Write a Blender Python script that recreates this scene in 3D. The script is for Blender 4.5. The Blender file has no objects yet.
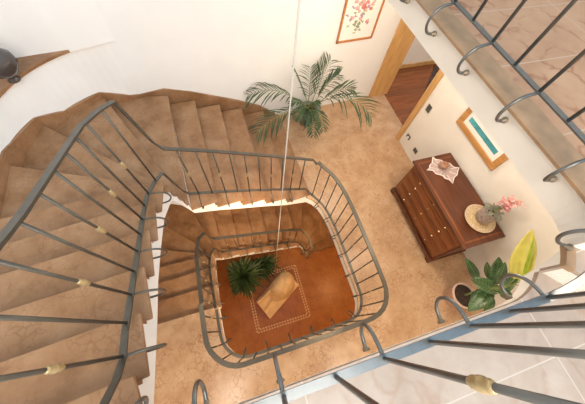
import bpy, bmesh, math, random
from mathutils import Vector, Matrix
from mathutils.geometry import tessellate_polygon
random.seed(7)
S = bpy.context.scene
C = S.collection
PI = math.pi
HC = 6.62                      # lens height above the lowest floor (m)

# ------------------------------------------------------------------ camera
ROWS = ((0.95599329, -0.22283585, 0.19084292),
        (-0.28302619, -0.8718059, 0.39981326),
        (0.07728526, -0.43623234, -0.89650897))
cd = bpy.data.cameras.new('camera')
cam = bpy.data.objects.new('camera', cd)
C.objects.link(cam)
cd.sensor_width = 36.0
cd.lens = 261.0 / 585.0 * 36.0
cd.clip_start = 0.02
cam.matrix_world = Matrix(((ROWS[0][0], -ROWS[0][1], -ROWS[0][2], 0),
                           (ROWS[1][0], -ROWS[1][1], -ROWS[1][2], 0),
                           (ROWS[2][0], -ROWS[2][1], -ROWS[2][2], HC), (0, 0, 0, 1)))
S.camera = cam


def D(Z):                      # depth below the lens -> height
    return HC - Z


# ------------------------------------------------------------------ materials
def nt(name):
    m = bpy.data.materials.new(name)
    m.use_nodes = True
    t = m.node_tree
    return m, t, t.nodes['Principled BSDF']


def plain(name, col, rough=0.5, metal=0.0, vary=0.0, scale=8.0, bump=0.0, spec=0.5):
    m, t, b = nt(name)
    b.inputs['Roughness'].default_value = rough
    b.inputs['Metallic'].default_value = metal
    b.inputs['Specular IOR Level'].default_value = spec
    tc = t.nodes.new('ShaderNodeTexCoord')
    n = t.nodes.new('ShaderNodeTexNoise')
    n.inputs['Scale'].default_value = scale
    n.inputs['Detail'].default_value = 5
    t.links.new(tc.outputs['Object'], n.inputs['Vector'])
    r = t.nodes.new('ShaderNodeValToRGB')
    r.color_ramp.elements[0].position = .3
    r.color_ramp.elements[1].position = .7
    r.color_ramp.elements[0].color = tuple(c * (1 - vary) for c in col) + (1,)
    r.color_ramp.elements[1].color = tuple(min(1, c * (1 + vary)) for c in col) + (1,)
    t.links.new(n.outputs['Fac'], r.inputs['Fac'])
    t.links.new(r.outputs['Color'], b.inputs['Base Color'])
    if bump:
        bp = t.nodes.new('ShaderNodeBump')
        bp.inputs['Strength'].default_value = bump
        bp.inputs['Distance'].default_value = .01
        t.links.new(n.outputs['Fac'], bp.inputs['Height'])
        t.links.new(bp.outputs['Normal'], b.inputs['Normal'])
    return m


def marble(name, dark, mid, light, vein, rough=0.28, vscale=9.0, tile=None, grout=None, vamt=.55, cell=1.6):
    """mottled breccia marble; optional square tiles (width, height, x0, y0)"""
    m, t, b = nt(name)
    N, L = t.nodes.new, t.links.new
    b.inputs['Roughness'].default_value = rough
    b.inputs['Specular IOR Level'].default_value = .3
    tc = N('ShaderNodeTexCoord')
    n1 = N('ShaderNodeTexNoise')
    n1.inputs['Scale'].default_value = cell * 2.2
    n1.inputs['Detail'].default_value = 8
    n1.inputs['Roughness'].default_value = .65
    L(tc.outputs['Object'], n1.inputs['Vector'])
    r1 = N('ShaderNodeValToRGB')
    e = r1.color_ramp.elements
    e[0].position, e[0].color = .28, dark + (1,)
    e[1].position, e[1].color = .75, light + (1,)
    k = e.new(.5)
    k.color = mid + (1,)
    L(n1.outputs['Fac'], r1.inputs['Fac'])
    n2 = N('ShaderNodeTexNoise')
    n2.inputs['Scale'].default_value = 5
    n2.inputs['Detail'].default_value = 6
    L(tc.outputs['Object'], n2.inputs['Vector'])
    mx = N('ShaderNodeMix')
    mx.data_type = 'VECTOR'
    mx.inputs['Factor'].default_value = .18
    L(tc.outputs['Object'], mx.inputs['A'])
    L(n2.outputs['Color'], mx.inputs['B'])
    v = N('ShaderNodeTexVoronoi')
    v.feature = 'DISTANCE_TO_EDGE'
    v.inputs['Scale'].default_value = vscale
    L(mx.outputs['Result'], v.inputs['Vector'])
    r2 = N('ShaderNodeValToRGB')
    r2.color_ramp.elements[0].position = 0.0
    r2.color_ramp.elements[0].color = (1, 1, 1, 1)
    r2.color_ramp.elements[1].position = .07
    r2.color_ramp.elements[1].color = (0, 0, 0, 1)
    L(v.outputs['Distance'], r2.inputs['Fac'])
    n3 = N('ShaderNodeTexNoise')
    n3.inputs['Scale'].default_value = 6
    L(tc.outputs['Object'], n3.inputs['Vector'])
    r3 = N('ShaderNodeValToRGB')
    r3.color_ramp.elements[0].position = .42
    r3.color_ramp.elements[1].position = .6
    L(n3.outputs['Fac'], r3.inputs['Fac'])
    mu = N('ShaderNodeMath')
    mu.operation = 'MULTIPLY'
    L(r2.outputs['Color'], mu.inputs[0])
    L(r3.outputs['Color'], mu.inputs[1])
    m2 = N('ShaderNodeMath')
    m2.operation = 'MULTIPLY'
    m2.inputs[1].default_value = vamt
    L(mu.outputs[0], m2.inputs[0])
    c = N('ShaderNodeMix')
    c.data_type = 'RGBA'
    L(m2.outputs[0], c.inputs['Factor'])
    L(r1.outputs['Color'], c.inputs['A'])
    c.inputs['B'].default_value = vein + (1,)
    out = c.outputs['Result']
    if tile:
        mp = N('ShaderNodeMapping')
        mp.inputs['Location'].default_value = (-tile[2], -tile[3], 0)
        L(tc.outputs['Object'], mp.inputs['Vector'])
        br = N('ShaderNodeTexBrick')
        br.offset = 0
        br.inputs['Scale'].default_value = 1
        br.inputs['Brick Width'].default_value = tile[0]
        br.inputs['Row Height'].default_value = tile[1]
        br.inputs['Mortar Size'].default_value = tile[4]
        br.inputs['Mortar Smooth'].default_value = 0.2
        L(mp.outputs['Vector'], br.inputs['Vector'])
        c2 = N('ShaderNodeMix')
        c2.data_type = 'RGBA'
        L(br.outputs['Fac'], c2.inputs['Factor'])
        L(out, c2.inputs['A'])
        c2.inputs['B'].default_value = grout + (1,)
        out = c2.outputs['Result']
    L(out, b.inputs['Base Color'])
    return m


def wood(name, a, c, rough=.35, axis='X', scale=3.0, planks=None):
    m, t, b = nt(name)
    N, L = t.nodes.new, t.links.new
    b.inputs['Roughness'].default_value = rough
    tc = N('ShaderNodeTexCoord')
    mp = N('ShaderNodeMapping')
    s = {'X': (1, 9, 9), 'Y': (9, 1, 9), 'Z': (9, 9, 1)}[axis]
    mp.inputs['Scale'].default_value = s
    L(tc.outputs['Object'], mp.inputs['Vector'])
    n = N('ShaderNodeTexNoise')
    n.inputs['Scale'].default_value = scale
    n.inputs['Detail'].default_value = 7
    n.inputs['Distortion'].default_value = .6
    L(mp.outputs['Vector'], n.inputs['Vector'])
    r = N('ShaderNodeValToRGB')
    r.color_ramp.elements[0].position, r.color_ramp.elements[0].color = .3, a + (1,)
    r.color_ramp.elements[1].position, r.color_ramp.elements[1].color = .72, c + (1,)
    L(n.outputs['Fac'], r.inputs['Fac'])
    out = r.outputs['Color']
    if planks:
        br = N('ShaderNodeTexBrick')
        br.inputs['Scale'].default_value = 1
        br.inputs['Brick Width'].default_value = planks[0]
        br.inputs['Row Height'].default_value = planks[1]
        br.inputs['Mortar Size'].default_value = .003
        br.inputs['Color1'].default_value = (.8, .8, .8, 1)
        br.inputs['Color2'].default_value = (1.15, 1.1, 1.05, 1)
        br.inputs['Mortar'].default_value = (.35, .3, .3, 1)
        L(tc.outputs['Object'], br.inputs['Vector'])
        c2 = N('ShaderNodeMix')
        c2.data_type = 'RGBA'
        c2.blend_type = 'MULTIPLY'
        c2.inputs['Factor'].default_value = 1
        L(out, c2.inputs['A'])
        L(br.outputs['Color'], c2.inputs['B'])
        out = c2.outputs['Result']
    L(out, b.inputs['Base Color'])
    return m


M = {}
M['plaster'] = plain('white_plaster', (.88, .88, .875), .8, vary=.02, scale=3, spec=.2)
M['cream'] = plain('cream_plaster', (.88, .84, .77), .8, vary=.03, scale=3, spec=.2)
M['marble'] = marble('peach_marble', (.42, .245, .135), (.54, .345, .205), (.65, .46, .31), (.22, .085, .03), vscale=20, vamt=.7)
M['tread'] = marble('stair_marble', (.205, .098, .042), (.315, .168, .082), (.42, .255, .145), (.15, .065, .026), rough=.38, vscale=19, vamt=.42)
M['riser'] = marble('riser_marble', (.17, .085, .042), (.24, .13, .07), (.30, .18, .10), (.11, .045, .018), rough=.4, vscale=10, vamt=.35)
M['hall'] = marble('russet_marble', (.30, .11, .033), (.41, .16, .05), (.49, .21, .07), (.22, .07, .02), rough=.3, vscale=7, vamt=.35, tile=(.6, .6, .05, .1, .0025), grout=(.22, .09, .03))
M['tile'] = marble('pale_marble_tiles', (.30, .235, .19), (.385, .31, .255), (.45, .385, .33), (.28, .165, .10), rough=.3, vscale=5, tile=(1.2, .6, .08, .10, .003), grout=(.50, .45, .40), vamt=.4)
M['tile2'] = marble('rose_marble_tiles', (.40, .225, .13), (.49, .29, .175), (.55, .35, .22), (.25, .08, .035), rough=.3, vscale=5, tile=(1.0, .57, .73, .48, .005), grout=(.55, .42, .32), vamt=.7)
M['edge'] = plain('grey_brown_marble', (.38, .24, .135), .35, vary=.2, scale=9)
M['iron_skylit'] = plain('wrought_iron_skylit', (.19, .195, .19), .34, metal=.75, vary=.08, scale=20)  # paler copy of the iron, sky reflection put into its colour
M['iron'] = plain('wrought_iron', (.115, .105, .085), .4, metal=.5, vary=.1, scale=20)
M['brass'] = plain('aged_brass', (.60, .48, .26), .3, metal=.5, vary=.15, scale=30)
M['flange'] = plain('bracket_flange', (.26, .21, .15), .45, metal=.4, vary=.1, scale=30)
M['oak'] = wood('honey_oak', (.55, .30, .10), (.74, .46, .19), .4, 'Z')
M['chest'] = wood('chest_wood', (.075, .022, .010), (.155, .048, .018), .28, 'Y', 2.5)
M['chestlight'] = wood('chest_front_wood', (.16, .046, .013), (.31, .10, .027), .3, 'Y', 2.5)
M['parquet'] = wood('parquet', (.20, .055, .014), (.36, .11, .03), .25, 'X', 2, planks=(1.3, .13))
M['frame'] = wood('frame_wood', (.42, .15, .05), (.60, .25, .09), .4, 'X')
M['frame2'] = wood('frame_wood_amber', (.42, .20, .06), (.62, .33, .12), .35, 'Y')
M['paper'] = plain('paper', (.90, .88, .85), .7, vary=.01)
M['teal'] = plain('teal_print', (.07, .36, .42), .4, vary=.35, scale=6)
M['red'] = plain('bloom_red', (.60, .21, .20), .6, vary=.3, scale=30)
M['pink'] = plain('bloom_pink', (.76, .46, .43), .6, vary=.25, scale=30)
M['mauve'] = plain('bloom_mauve', (.45, .30, .42), .6, vary=.25, scale=30)
M['bloom'] = plain('orchid_pink', (.82, .40, .40), .6, vary=.3, scale=60)
M['sprig'] = plain('sprig_green', (.30, .36, .22), .6, vary=.25, scale=30)
M['palmleaf'] = plain('palm_leaf', (.06, .10, .048), .6, spec=.25, vary=.35, scale=6)
M['palmstem'] = plain('palm_stem', (.22, .27, .09), .5, vary=.2)
M['leaf'] = plain('broad_leaf', (.06, .125, .045), .25, vary=.45, scale=9)
M['vein'] = plain('leaf_vein', (.20, .28, .12), .4, vary=.1)
M['yellow'] = plain('yellow_leaf', (.62, .57, .12), .35, vary=.15, scale=7)
M['lime'] = plain('lime_leaf', (.36, .50, .05), .35, vary=.25, scale=9)
M['bush'] = plain('bush_leaf', (.034, .058, .016), .5, spec=.3, vary=.75, scale=9)
M['stem'] = plain('brown_stem', (.16, .10, .05), .7, vary=.3)
M['soil'] = plain('soil', (.045, .028, .018), .9, vary=.5, scale=40, bump=.8)
M['terra'] = plain('pink_terracotta', (.66, .46, .37), .6, vary=.1)
M['darkpot'] = plain('dark_glazed_pot', (.06, .055, .045), .3, vary=.3)
M['greypot'] = plain('grey_green_pot', (.22, .26, .23), .4, vary=.2)
M['stone'] = plain('carved_sandstone', (.84, .62, .36), .75, vary=.12, scale=7, bump=.25)
M['inlay'] = plain('inlay_stone', (.74, .50, .26), .4, vary=.15, scale=20)
M['cord'] = plain('pale_cord', (.50, .48, .44), .6, vary=.03)
M['lace'] = plain('white_lace', (.88, .80, .78), .8, vary=.06, scale=80)
M['lacefill'] = plain('lace_mesh', (.48, .37, .36), .85, vary=.22, scale=120)
M['wicker'] = plain('pale_wicker', (.66, .52, .35), .6, vary=.35, scale=60, bump=.4)
M['wickerin'] = plain('straw_wicker', (.72, .56, .32), .6, vary=.3, scale=60, bump=.4)
M['shell'] = plain('brown_shell', (.38, .20, .13), .35, vary=.45, scale=25)
M['tweed'] = plain('grey_brown_pot', (.36, .28, .24), .7, vary=.45, scale=45, bump=.4)
M['greyleaf'] = plain('grey_green_leaf', (.19, .20, .15), .45, vary=.3, scale=12)
M['jug'] = plain('dark_glazed_jug', (.075, .06, .055), .18, vary=.35, scale=9)
M['switch'] = plain('dark_plate', (.10, .09, .075), .4, vary=.1)
M['whiteplug'] = plain('white_plug', (.85, .85, .83), .4)
M['rug'] = plain('dark_rug', (.09, .05, .035), .9, vary=.75, scale=28)
M['keyhole'] = plain('bright_brass', (.80, .66, .42), .25, metal=.8)


# ------------------------------------------------------------------ mesh builder
class MB:
    def __init__(self):
        self.bm = bmesh.new()

    def poly_prism(self, pts, zt, zb):
        """pts: [(x,y)], zt/zb: number or list per vertex"""
        n = len(pts)
        zt = zt if isinstance(zt, (list, tuple)) else [zt] * n
        zb = zb if isinstance(zb, (list, tuple)) else [zb] * n
        a = [self.bm.verts.new((p[0], p[1], z)) for p, z in zip(pts, zt)]
        b = [self.bm.verts.new((p[0], p[1], z)) for p, z in zip(pts, zb)]
        for tri in tessellate_polygon([[Vector((p[0], p[1], 0)) for p in pts]]):
            self.bm.faces.new([a[i] for i in tri])
            self.bm.faces.new([b[i] for i in tri[::-1]])
        for i in range(n):
            j = (i + 1) % n
            self.bm.faces.new((a[j], a[i], b[i], b[j]))
        return self

    def box(self, x0, x1, y0, y1, z0, z1):
        return self.poly_prism([(x0, y0), (x1, y0), (x1, y1), (x0, y1)], z1, z0)

    def quadstrip(self, rows, closed=False):
        vs = [[self.bm.verts.new(p) for p in r] for r in rows]
        n = len(vs[0])
        for i in range(len(vs) - 1):
            for j in range(n if closed else n - 1):
                k = (j + 1) % n
                self.bm.faces.new((vs[i][j], vs[i][k], vs[i + 1][k], vs[i + 1][j]))
        return vs

    def tube(self, path, r, n=8, cap=True):
        P = [Vector(p) for p in path]
        rs = r if isinstance(r, (list, tuple)) else [r] * len(P)
        rows, up = [], None
        for i, p in enumerate(P):
            d = (P[min(i + 1, len(P) - 1)] - P[max(i - 1, 0)]).normalized()
            if up is None:
                up = d.cross(Vector((0.3, 0.2, 1)))
                if up.length < 1e-3:
                    up = d.cross(Vector((1, 0, 0)))
            up = (up - d * up.dot(d)).normalized()
            w = d.cross(up)
            rows.append([p + (up * math.cos(2 * PI * k / n) + w * math.sin(2 * PI * k / n)) * rs[i] for k in range(n)])
        vs = self.quadstrip(rows, True)
        if cap:
            self.bm.faces.new(vs[0][::-1])
            self.bm.faces.new(vs[-1])
        return self

    def lathe(self, prof, c, n=24, axis=None):
        """prof [(r, h)] turned about axis (default +Z) through c"""
        c = Vector(c)
        ax = Vector(axis).normalized() if axis is not None else Vector((0, 0, 1))
        u = ax.cross(Vector((0, 1, 0.01))).normalized()
        w = ax.cross(u)
        rows = [[c + ax * h + (u * math.cos(2 * PI * k / n) + w * math.sin(2 * PI * k / n)) * max(r, 1e-4) for k in range(n)] for r, h in prof]
        vs = self.quadstrip(rows, True)
        self.bm.faces.new(vs[0][::-1])
        self.bm.faces.new(vs[-1])
        return self

    def strip(self, path, w, t):
        """flat bar lying on its broad side along a path"""
        P = [Vector(p) for p in path]
        rows = []
        for i, p in enumerate(P):
            a = P[max(i - 1, 0)]
            b = P[min(i + 1, len(P) - 1)]
            d = b - a
            h = Vector((d.x, d.y, 0))
            h.normalize()
            s = Vector((-h.y, h.x, 0))
            dn = d.normalized()
            u = s.cross(dn) * -1
            if u.z < 0:
                u = -u
            rows.append([p - s * w / 2 - u * t / 2, p + s * w / 2 - u * t / 2, p + s * w / 2 + u * t / 2, p - s * w / 2 + u * t / 2])
        vs = self.quadstrip(rows, True)
        self.bm.faces.new(vs[0][::-1])
        self.bm.faces.new(vs[-1])
        return self

    def blade(self, base, d, length, width, droop=.3, n=7, fold=.25, twist=0, shape=None, side=None, thick=0):
        """a leaf: base point, direction, gravity droop; folded along the midrib"""
        p = Vector(base)
        d = Vector(d).normalized()
        rows = []
        for i in range(n + 1):
            t = i / n
            s = (Vector(side) if side is not None else d.cross(Vector((0, 0, 1))))
            if s.length < 1e-3:
                s = Vector((1, 0, 0))
            s = (s - d * s.dot(d)).normalized()
            if twist:
                s = (Matrix.Rotation(twist, 3, d) @ s)
            u = s.cross(d)
            if shape:
                w = width * shape(t)
            else:
                w = width * (math.sin(PI * min(1, t * .92 + .06)) ** .8)
            rows.append([p - s * w / 2 + u * fold * w / 2, p - s * w / 4 + u * fold * w / 6, p, p + s * w / 4 + u * fold * w / 6, p + s * w / 2 + u * fold * w / 2])
            p = p + d * (length / n)
            d = (d + Vector((0, 0, -droop / n))).normalized()
        self.quadstrip(rows)
        return rows

    def build(self, name, mat, parent=None, smooth=False, solid=0, bevel=0):
        bmesh.ops.recalc_face_normals(self.bm, faces=self.bm.faces[:])
        me = bpy.data.meshes.new(name)
        if parent is not None:
            q = parent
            off = Vector((0, 0, 0))
            while q is not None:
                off += q.location
                q = q.parent
            bmesh.ops.translate(self.bm, verts=self.bm.verts[:], vec=-off)
        self.bm.to_mesh(me)
        self.bm.free()
        me.materials.append(M[mat])
        if smooth:
            for p in me.polygons:
                p.use_smooth = True
        o = bpy.data.objects.new(name, me)
        C.objects.link(o)
        if parent is not None:
            o.parent = parent
        if bevel:
            b = o.modifiers.new('bevel', 'BEVEL')
            b.width = bevel
            b.segments = 2
            b.limit_method = 'ANGLE'
        if solid:
            s = o.modifiers.new('solid', 'SOLIDIFY')
            s.thickness = solid
            s.offset = 0
        return o


def empty(name, loc, label=None, cat=None, group=None):
    o = bpy.data.objects.new(name, None)
    o.empty_display_size = .1
    o.location = loc
    C.objects.link(o)
    tag(o, label, cat, group)
    return o


def tag(o, label=None, cat=None, group=None):
    if label:
        o['label'] = label
    if cat:
        o['category'] = cat
    if group:
        o['group'] = group
    return o


def struct(o, label=None, cat=None):
    o['kind'] = 'structure'
    return tag(o, label, cat)


def lin(a, b, t):
    return tuple(a[i] + (b[i] - a[i]) * t for i in range(len(a)))


F0, F1, F2, F3 = 0.0, 2.72, D(1.34), D(1.02)      # hall, landing, middle landing, gallery
RISE = .16

# ------------------------------------------------------------------ walls
AC, AR = (-1.0, 2.33), 1.20                       # centre and radius of the rounded stair corner


def arc(a0, a1, n, c=AC, r=AR):
    return [(c[0] + r * math.cos(math.radians(a0 + (a1 - a0) * i / n)), c[1] + r * math.sin(math.radians(a0 + (a1 - a0) * i / n))) for i in range(n + 1)]


SILL = D(2.09)
back = [(3.62, 3.79), (-.9, 3.53)]
# back wall above the sill line runs straight on into the recess
b = MB()
b.poly_prism([(3.60, 3.79), (-1.0, 3.53), (-1.48, 3.40), (-3.4, 3.20), (-3.4, 4.0), (3.60, 4.0)], 8.0, SILL - .031)
b.poly_prism([(3.60, 3.79), (-1.0, 3.53), (-1.0, 4.0), (3.60, 4.0)], SILL - .031, 0)
struct(b.build('wall_back', 'plaster'), 'white plaster back wall behind the palm and stairs', 'wall')
# curved corner and left wall, only up to the sill
b = MB()
a = arc(90, 180, 20)
a[0] = (-1.0, 3.53)
b.poly_prism(a + [(-2.2, -3.2), (-3.4, -3.2), (-3.4, 4.0), (-1.0, 4.0)], SILL - .03, 0)
struct(b.build('wall_left', 'plaster'), 'curved white plaster wall rounding the stair corner', 'wall')
b = MB()
b.box(-3.6, -3.4, -3.2, 4.0, 0, 8.0)
struct(b.build('wall_left_upper', 'plaster'), 'white side wall beyond the stone sill', 'wall')
b = MB()
b.box(-3.6, 4.6, -3.4, -3.2, 0, 6.2)
b.box(-3.6, -2.4, -3.4, -3.2, 6.2, 8.0)
b.box(2.6, 4.6, -3.4, -3.2, 6.2, 8.0)
struct(b.build('wall_front', 'plaster'), 'white wall behind the viewer', 'wall')
wn = empty('window_1', (.1, -3.3, 6.2))
struct(wn, 'wide window behind the viewer', 'window')
b = MB()
b.box(-2.4, 2.6, -3.32, -3.26, 6.2, 6.26)
for x_ in (-2.4, -.75, .9, 2.54):
    b.box(x_, x_ + .06, -3.32, -3.26, 6.26, 8.0)
b.build('frame', 'oak', wn)
# right wall of the landing with the doorway
b = MB()
b.box(3.24, 3.54, -3.2, 2.58, F1, D(1.23))
b.box(3.24, 3.54, 2.58, 3.80, F1 + 2.15, D(1.23))
struct(b.build('wall_right', 'cream'), 'cream landing wall behind the wooden chest', 'wall')
b = MB()
b.box(4.4, 4.6, -3.2, 4.0, F3, 8.0)
struct(b.build('wall_right_upper', 'plaster'), 'white wall at the back of the gallery', 'wall')
b = MB()
b.box(3.0, 3.2, -3.2, 3.7, 0, F1 - .2)
struct(b.build('wall_right_hall', 'cream'), 'wall of the lower hall', 'wall')
# side room behind the doorway
b = MB()
b.box(3.54, 7.0, 4.45, 4.6, F1, F1 + 2.7)
b.box(3.54, 3.62, 3.80, 4.46, F1, F1 + 2.7)
b.box(6.9, 7.0, 1.6, 4.5, F1, F1 + 2.7)
b.box(3.54, 7.0, 1.5, 1.6, F1, F1 + 2.7)
struct(b.build('wall_side_room', 'cream'), 'pale walls of the room seen through the doorway', 'wall')
b = MB()
b.box(3.52, 7.0, 1.5, 4.6, F1 - .2, F1 + .001)
struct(b.build('floor_side_room', 'parquet'), 'dark red parquet floor seen through the doorway', 'floor')
b = MB()
b.box(3.56, 6.9, 4.425, 4.45, F1, F1 + .09)
struct(b.build('baseboard_side_room', 'oak'), 'wooden baseboard of the side room', 'baseboard')

# doorway lining: deep oak reveal on the far side, narrow casing on the near side
d1 = empty('door_1', (3.3, 3.2, F1))
struct(d1, 'honey oak door lining at the end of the landing', 'door')
b = MB()
b.box(3.13, 3.56, 3.725, 3.80, F1, F1 + 2.15)
b.build('jamb', 'oak', d1, bevel=.006)
b = MB()
b.box(3.225, 3.56, 2.56, 2.62, F1, F1 + 2.15)
b.build('jamb', 'oak', d1, bevel=.006)
b = MB()
b.box(3.215, 3.24, 2.50, 2.60, F1, F1 + 2.2)
b.build('casing', 'oak', d1, bevel=.005)
b = MB()
b.box(3.215, 3.56, 2.55, 3.75, F1 + 2.1, F1 + 2.16)
b.build('head', 'oak', d1)
b = MB()
b.box(3.50, 3.54, 2.62, 3.725, F1 + .001, F1 + .012)
b.build('threshold', 'parquet', d1)

# ------------------------------------------------------------------ floors
b = MB()
b.box(-2.1, 3.2, -3.2, 3.79, -.2, 0)
struct(b.build('floor', 'hall'), 'russet marble hall floor at the foot of the stairwell', 'floor')
# the light stone border let into the hall floor: two rows of small squares
b = MB()
x0, x1, y0, y1 = -.29, .97, -.0, 1.23
for off in (0.0, .055):
    xa, xb, ya, yb = x0 + off, x1 - off, y0 + off, y1 - off
    n = 20 if off == 0 else 18
    for i in range(n):
        t0, t1 = (i + .17) / n, (i + .83) / n
        for (xx0, xx1, yy0, yy1) in ((xa + (xb - xa) * t0, xa + (xb - xa) * t1, ya - .015, ya + .015), (xa + (xb - xa) * t0, xa + (xb - xa) * t1, yb - .015, yb + .015),
                                     (xa - .015, xa + .015, ya + (yb - ya) * t0, ya + (yb - ya) * t1), (xb - .015, xb + .015, ya + (yb - ya) * t0, ya + (yb - ya) * t1)):
            b.box(xx0, xx1, yy0, yy1, 0, .002)
o = struct(b.build('trim_1', 'inlay'), 'double row of pale stone inlay squares in the hall floor', 'floor inlay')

# the landing: edge of the round-cornered void
EDGE = [(1.09, 1.76), (1.17, 1.69), (1.235, 1.59), (1.275, 1.45), (1.305, 1.25), (1.315, 1.0), (1.315, .10), (1.295, -.03), (1.235, -.14), (1.14, -.205), (.98, -.225),
        (-.28, -.235), (-.40, -.215), (-.51, -.145), (-.585, -.03), (-.605, .10), (-.605, .47)]
land = EDGE + [(-2.22, .47), (-2.22, -3.2), (3.52, -3.2), (3.52, 2.58), (3.52, 3.78), (1.0, 3.66)]
b = MB()
b.poly_prism(land, F1, F1 - .03)
struct(b.build('floor.001', 'marble'), 'peach marble floor of the landing around the stairwell', 'floor')


def inset(pts, d):
    """move an open polyline sideways by d (to the left of travel)"""
    out = []
    for i, p in enumerate(pts):
        a, c = pts[max(i - 1, 0)], pts[min(i + 1, len(pts) - 1)]
        dx, dy = c[0] - a[0], c[1] - a[1]
        l = math.hypot(dx, dy)
        out.append((p[0] - dy / l * d, p[1] + dx / l * d))
    return out


slab = inset(EDGE, .012) + [(-2.22, .46), (-2.22, -3.2), (3.5, -3.2), (3.5, 3.7), (1.05, 3.6)]
b = MB()
b.poly_prism(slab, F1 - .03, F1 - .20)
struct(b.build('ceiling', 'plaster'), 'white plastered underside and edge of the landing', 'ceiling')

# ------------------------------------------------------------------ staircases
INW = -.012
UP = {1: ((1.04, 3.52), (1.09, 1.76)), 2: ((.73, 3.50), (.715, 1.72)), 3: ((.355, 3.49), (.37, 1.71)), 4: ((0, 3.48), (.02, 1.69)), 5: ((-.36, 3.47), (-.31, 1.67)),
      6: ((-.71, 3.47), (-.615, 1.63)), 7: ((-1.50, 3.42), (-.645, 1.62)), 8: ((-2.07, 2.88), (-.665, 1.60)), 9: ((-2.18, 2.19), (-.69, 1.57)), 10: ((-2.18, 1.47), (-.71, 1.53)),
      11: ((-2.18, 1.10), (-.755, 1.24)), 12: ((-2.18, .78), (-.755, .90)), 13: ((-2.18, .47), (-.745, .57)), 14: ((-2.18, .15), (-.715, .26)), 15: ((-2.18, -.15), (-.69, -.04)),
      16: ((-2.18, -.34), (-.65, -.20))}
LOW = {1: ((2.95, 1.47), (1.27, 1.40)), 2: ((2.95, 2.05), (1.26, 1.45)), 3: ((2.5, 2.75), (1.24, 1.52)), 4: ((1.75, 3.50), (1.17, 1.57)), 5: ((1.06, 3.50), (1.05, 1.55)),
       6: ((.73, 3.50), (.71, 1.54)), 7: ((.37, 3.49), (.37, 1.53)), 8: ((.06, 3.48), (.06, 1.52)), 9: ((-.27, 3.47), (-.26, 1.51)), 10: ((-.62, 3.47), (-.55, 1.49)),
       11: ((-1.30, 3.38), (-.60, 1.45)), 12: ((-2.02, 2.75), (-.625, 1.42)), 13: ((-2.18, 1.97), (-.64, 1.38)), 14: ((-2.18, 1.33), (-.645, 1.34)), 15: ((-2.18, 1.02), (-.645, 1.08)),
       16: ((-2.18, .75), (-.64, .77)), 17: ((-2.18, .46), (-.62, .47))}


def along(p, q, d):
    l = math.hypot(q[0] - p[0], q[1] - p[1])
    return (p[0] + (q[0] - p[0]) * d / l, p[1] + (q[1] - p[1]) * d / l)


def staircase(root, tab, last, base, mids):
    """treads 1..last-1; nosing line `last` is where the flight meets its landing"""
    body = MB()
    for k in range(1, last):
        o0, i0 = tab[k]
        o1, i1 = tab[k + 1]
        zt = base + RISE * k
        # nosing projects a little over the riser; tread end projects past the stringer
        nx, ny = o1[0] - o0[0] + i1[0] - i0[0], o1[1] - o0[1] + i1[1] - i0[1]
        l = math.hypot(nx, ny)
        nx, ny = -nx / l * .028, -ny / l * .028
        wide = math.hypot(i1[0] - i0[0], i1[1] - i0[1])
        fi = along(i0, o0, -.035)
        bi = along(i1, o1, -.035)
        fi = (fi[0] + (nx if wide > .1 else nx * .25), fi[1] + (ny if wide > .1 else ny * .25))
        fo = (o0[0] + nx, o0[1] + ny)
        mid = mids.get(k, [])
        t = MB()
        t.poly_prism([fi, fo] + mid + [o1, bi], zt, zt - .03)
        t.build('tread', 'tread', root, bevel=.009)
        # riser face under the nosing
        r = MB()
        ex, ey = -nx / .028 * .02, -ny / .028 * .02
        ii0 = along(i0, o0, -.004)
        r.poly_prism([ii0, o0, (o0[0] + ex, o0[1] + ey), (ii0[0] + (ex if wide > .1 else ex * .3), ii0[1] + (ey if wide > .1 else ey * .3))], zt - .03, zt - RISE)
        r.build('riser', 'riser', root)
        # plaster carriage below, sloping soffit
        n = [i0, o0] + mid + [o1, i1]
        lo0, lo1 = zt - .34, zt + RISE - .34
        zb = [lo0, lo0] + [(lo0 + lo1) / 2] * len(mid) + [lo1, lo1]
        zb = [max(z, F1 - .20 if base > 1 and k < 2 else 0) for z in zb]
        body.poly_prism(n, zt - .03, zb)
    # closing riser up to the landing
    o0, i0 = tab[last]
    zt = base + RISE * last
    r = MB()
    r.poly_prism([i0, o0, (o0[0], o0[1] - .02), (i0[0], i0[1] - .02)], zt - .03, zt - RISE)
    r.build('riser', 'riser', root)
    body.build('stringer', 'plaster', root)


def wall_arc(a0, a1, n=3):
    return [(AC[0] + (AR - .002) * math.cos(math.radians(a0 + (a1 - a0) * i / n)), AC[1] + (AR - .002) * math.sin(math.radians(a0 + (a1 - a0) * i / n))) for i in range(n + 1)]


st_low = empty('staircase', (0, 1.5, 0), 'lower flight of russet marble stairs rising from the hall floor to the landing', 'staircase')
staircase(st_low, LOW, 17, F0, {10: wall_arc(96, 106, 1), 11: wall_arc(116, 152, 3)})
st_up = empty('staircase.001', (0, 1.75, F1), 'upper flight of beige marble stairs curling up from the landing along the white wall', 'staircase')
staircase(st_up, UP, 16, F1, {6: wall_arc(92, 112, 3), 7: wall_arc(118, 150, 3), 8: wall_arc(158, 180, 2)})

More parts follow.
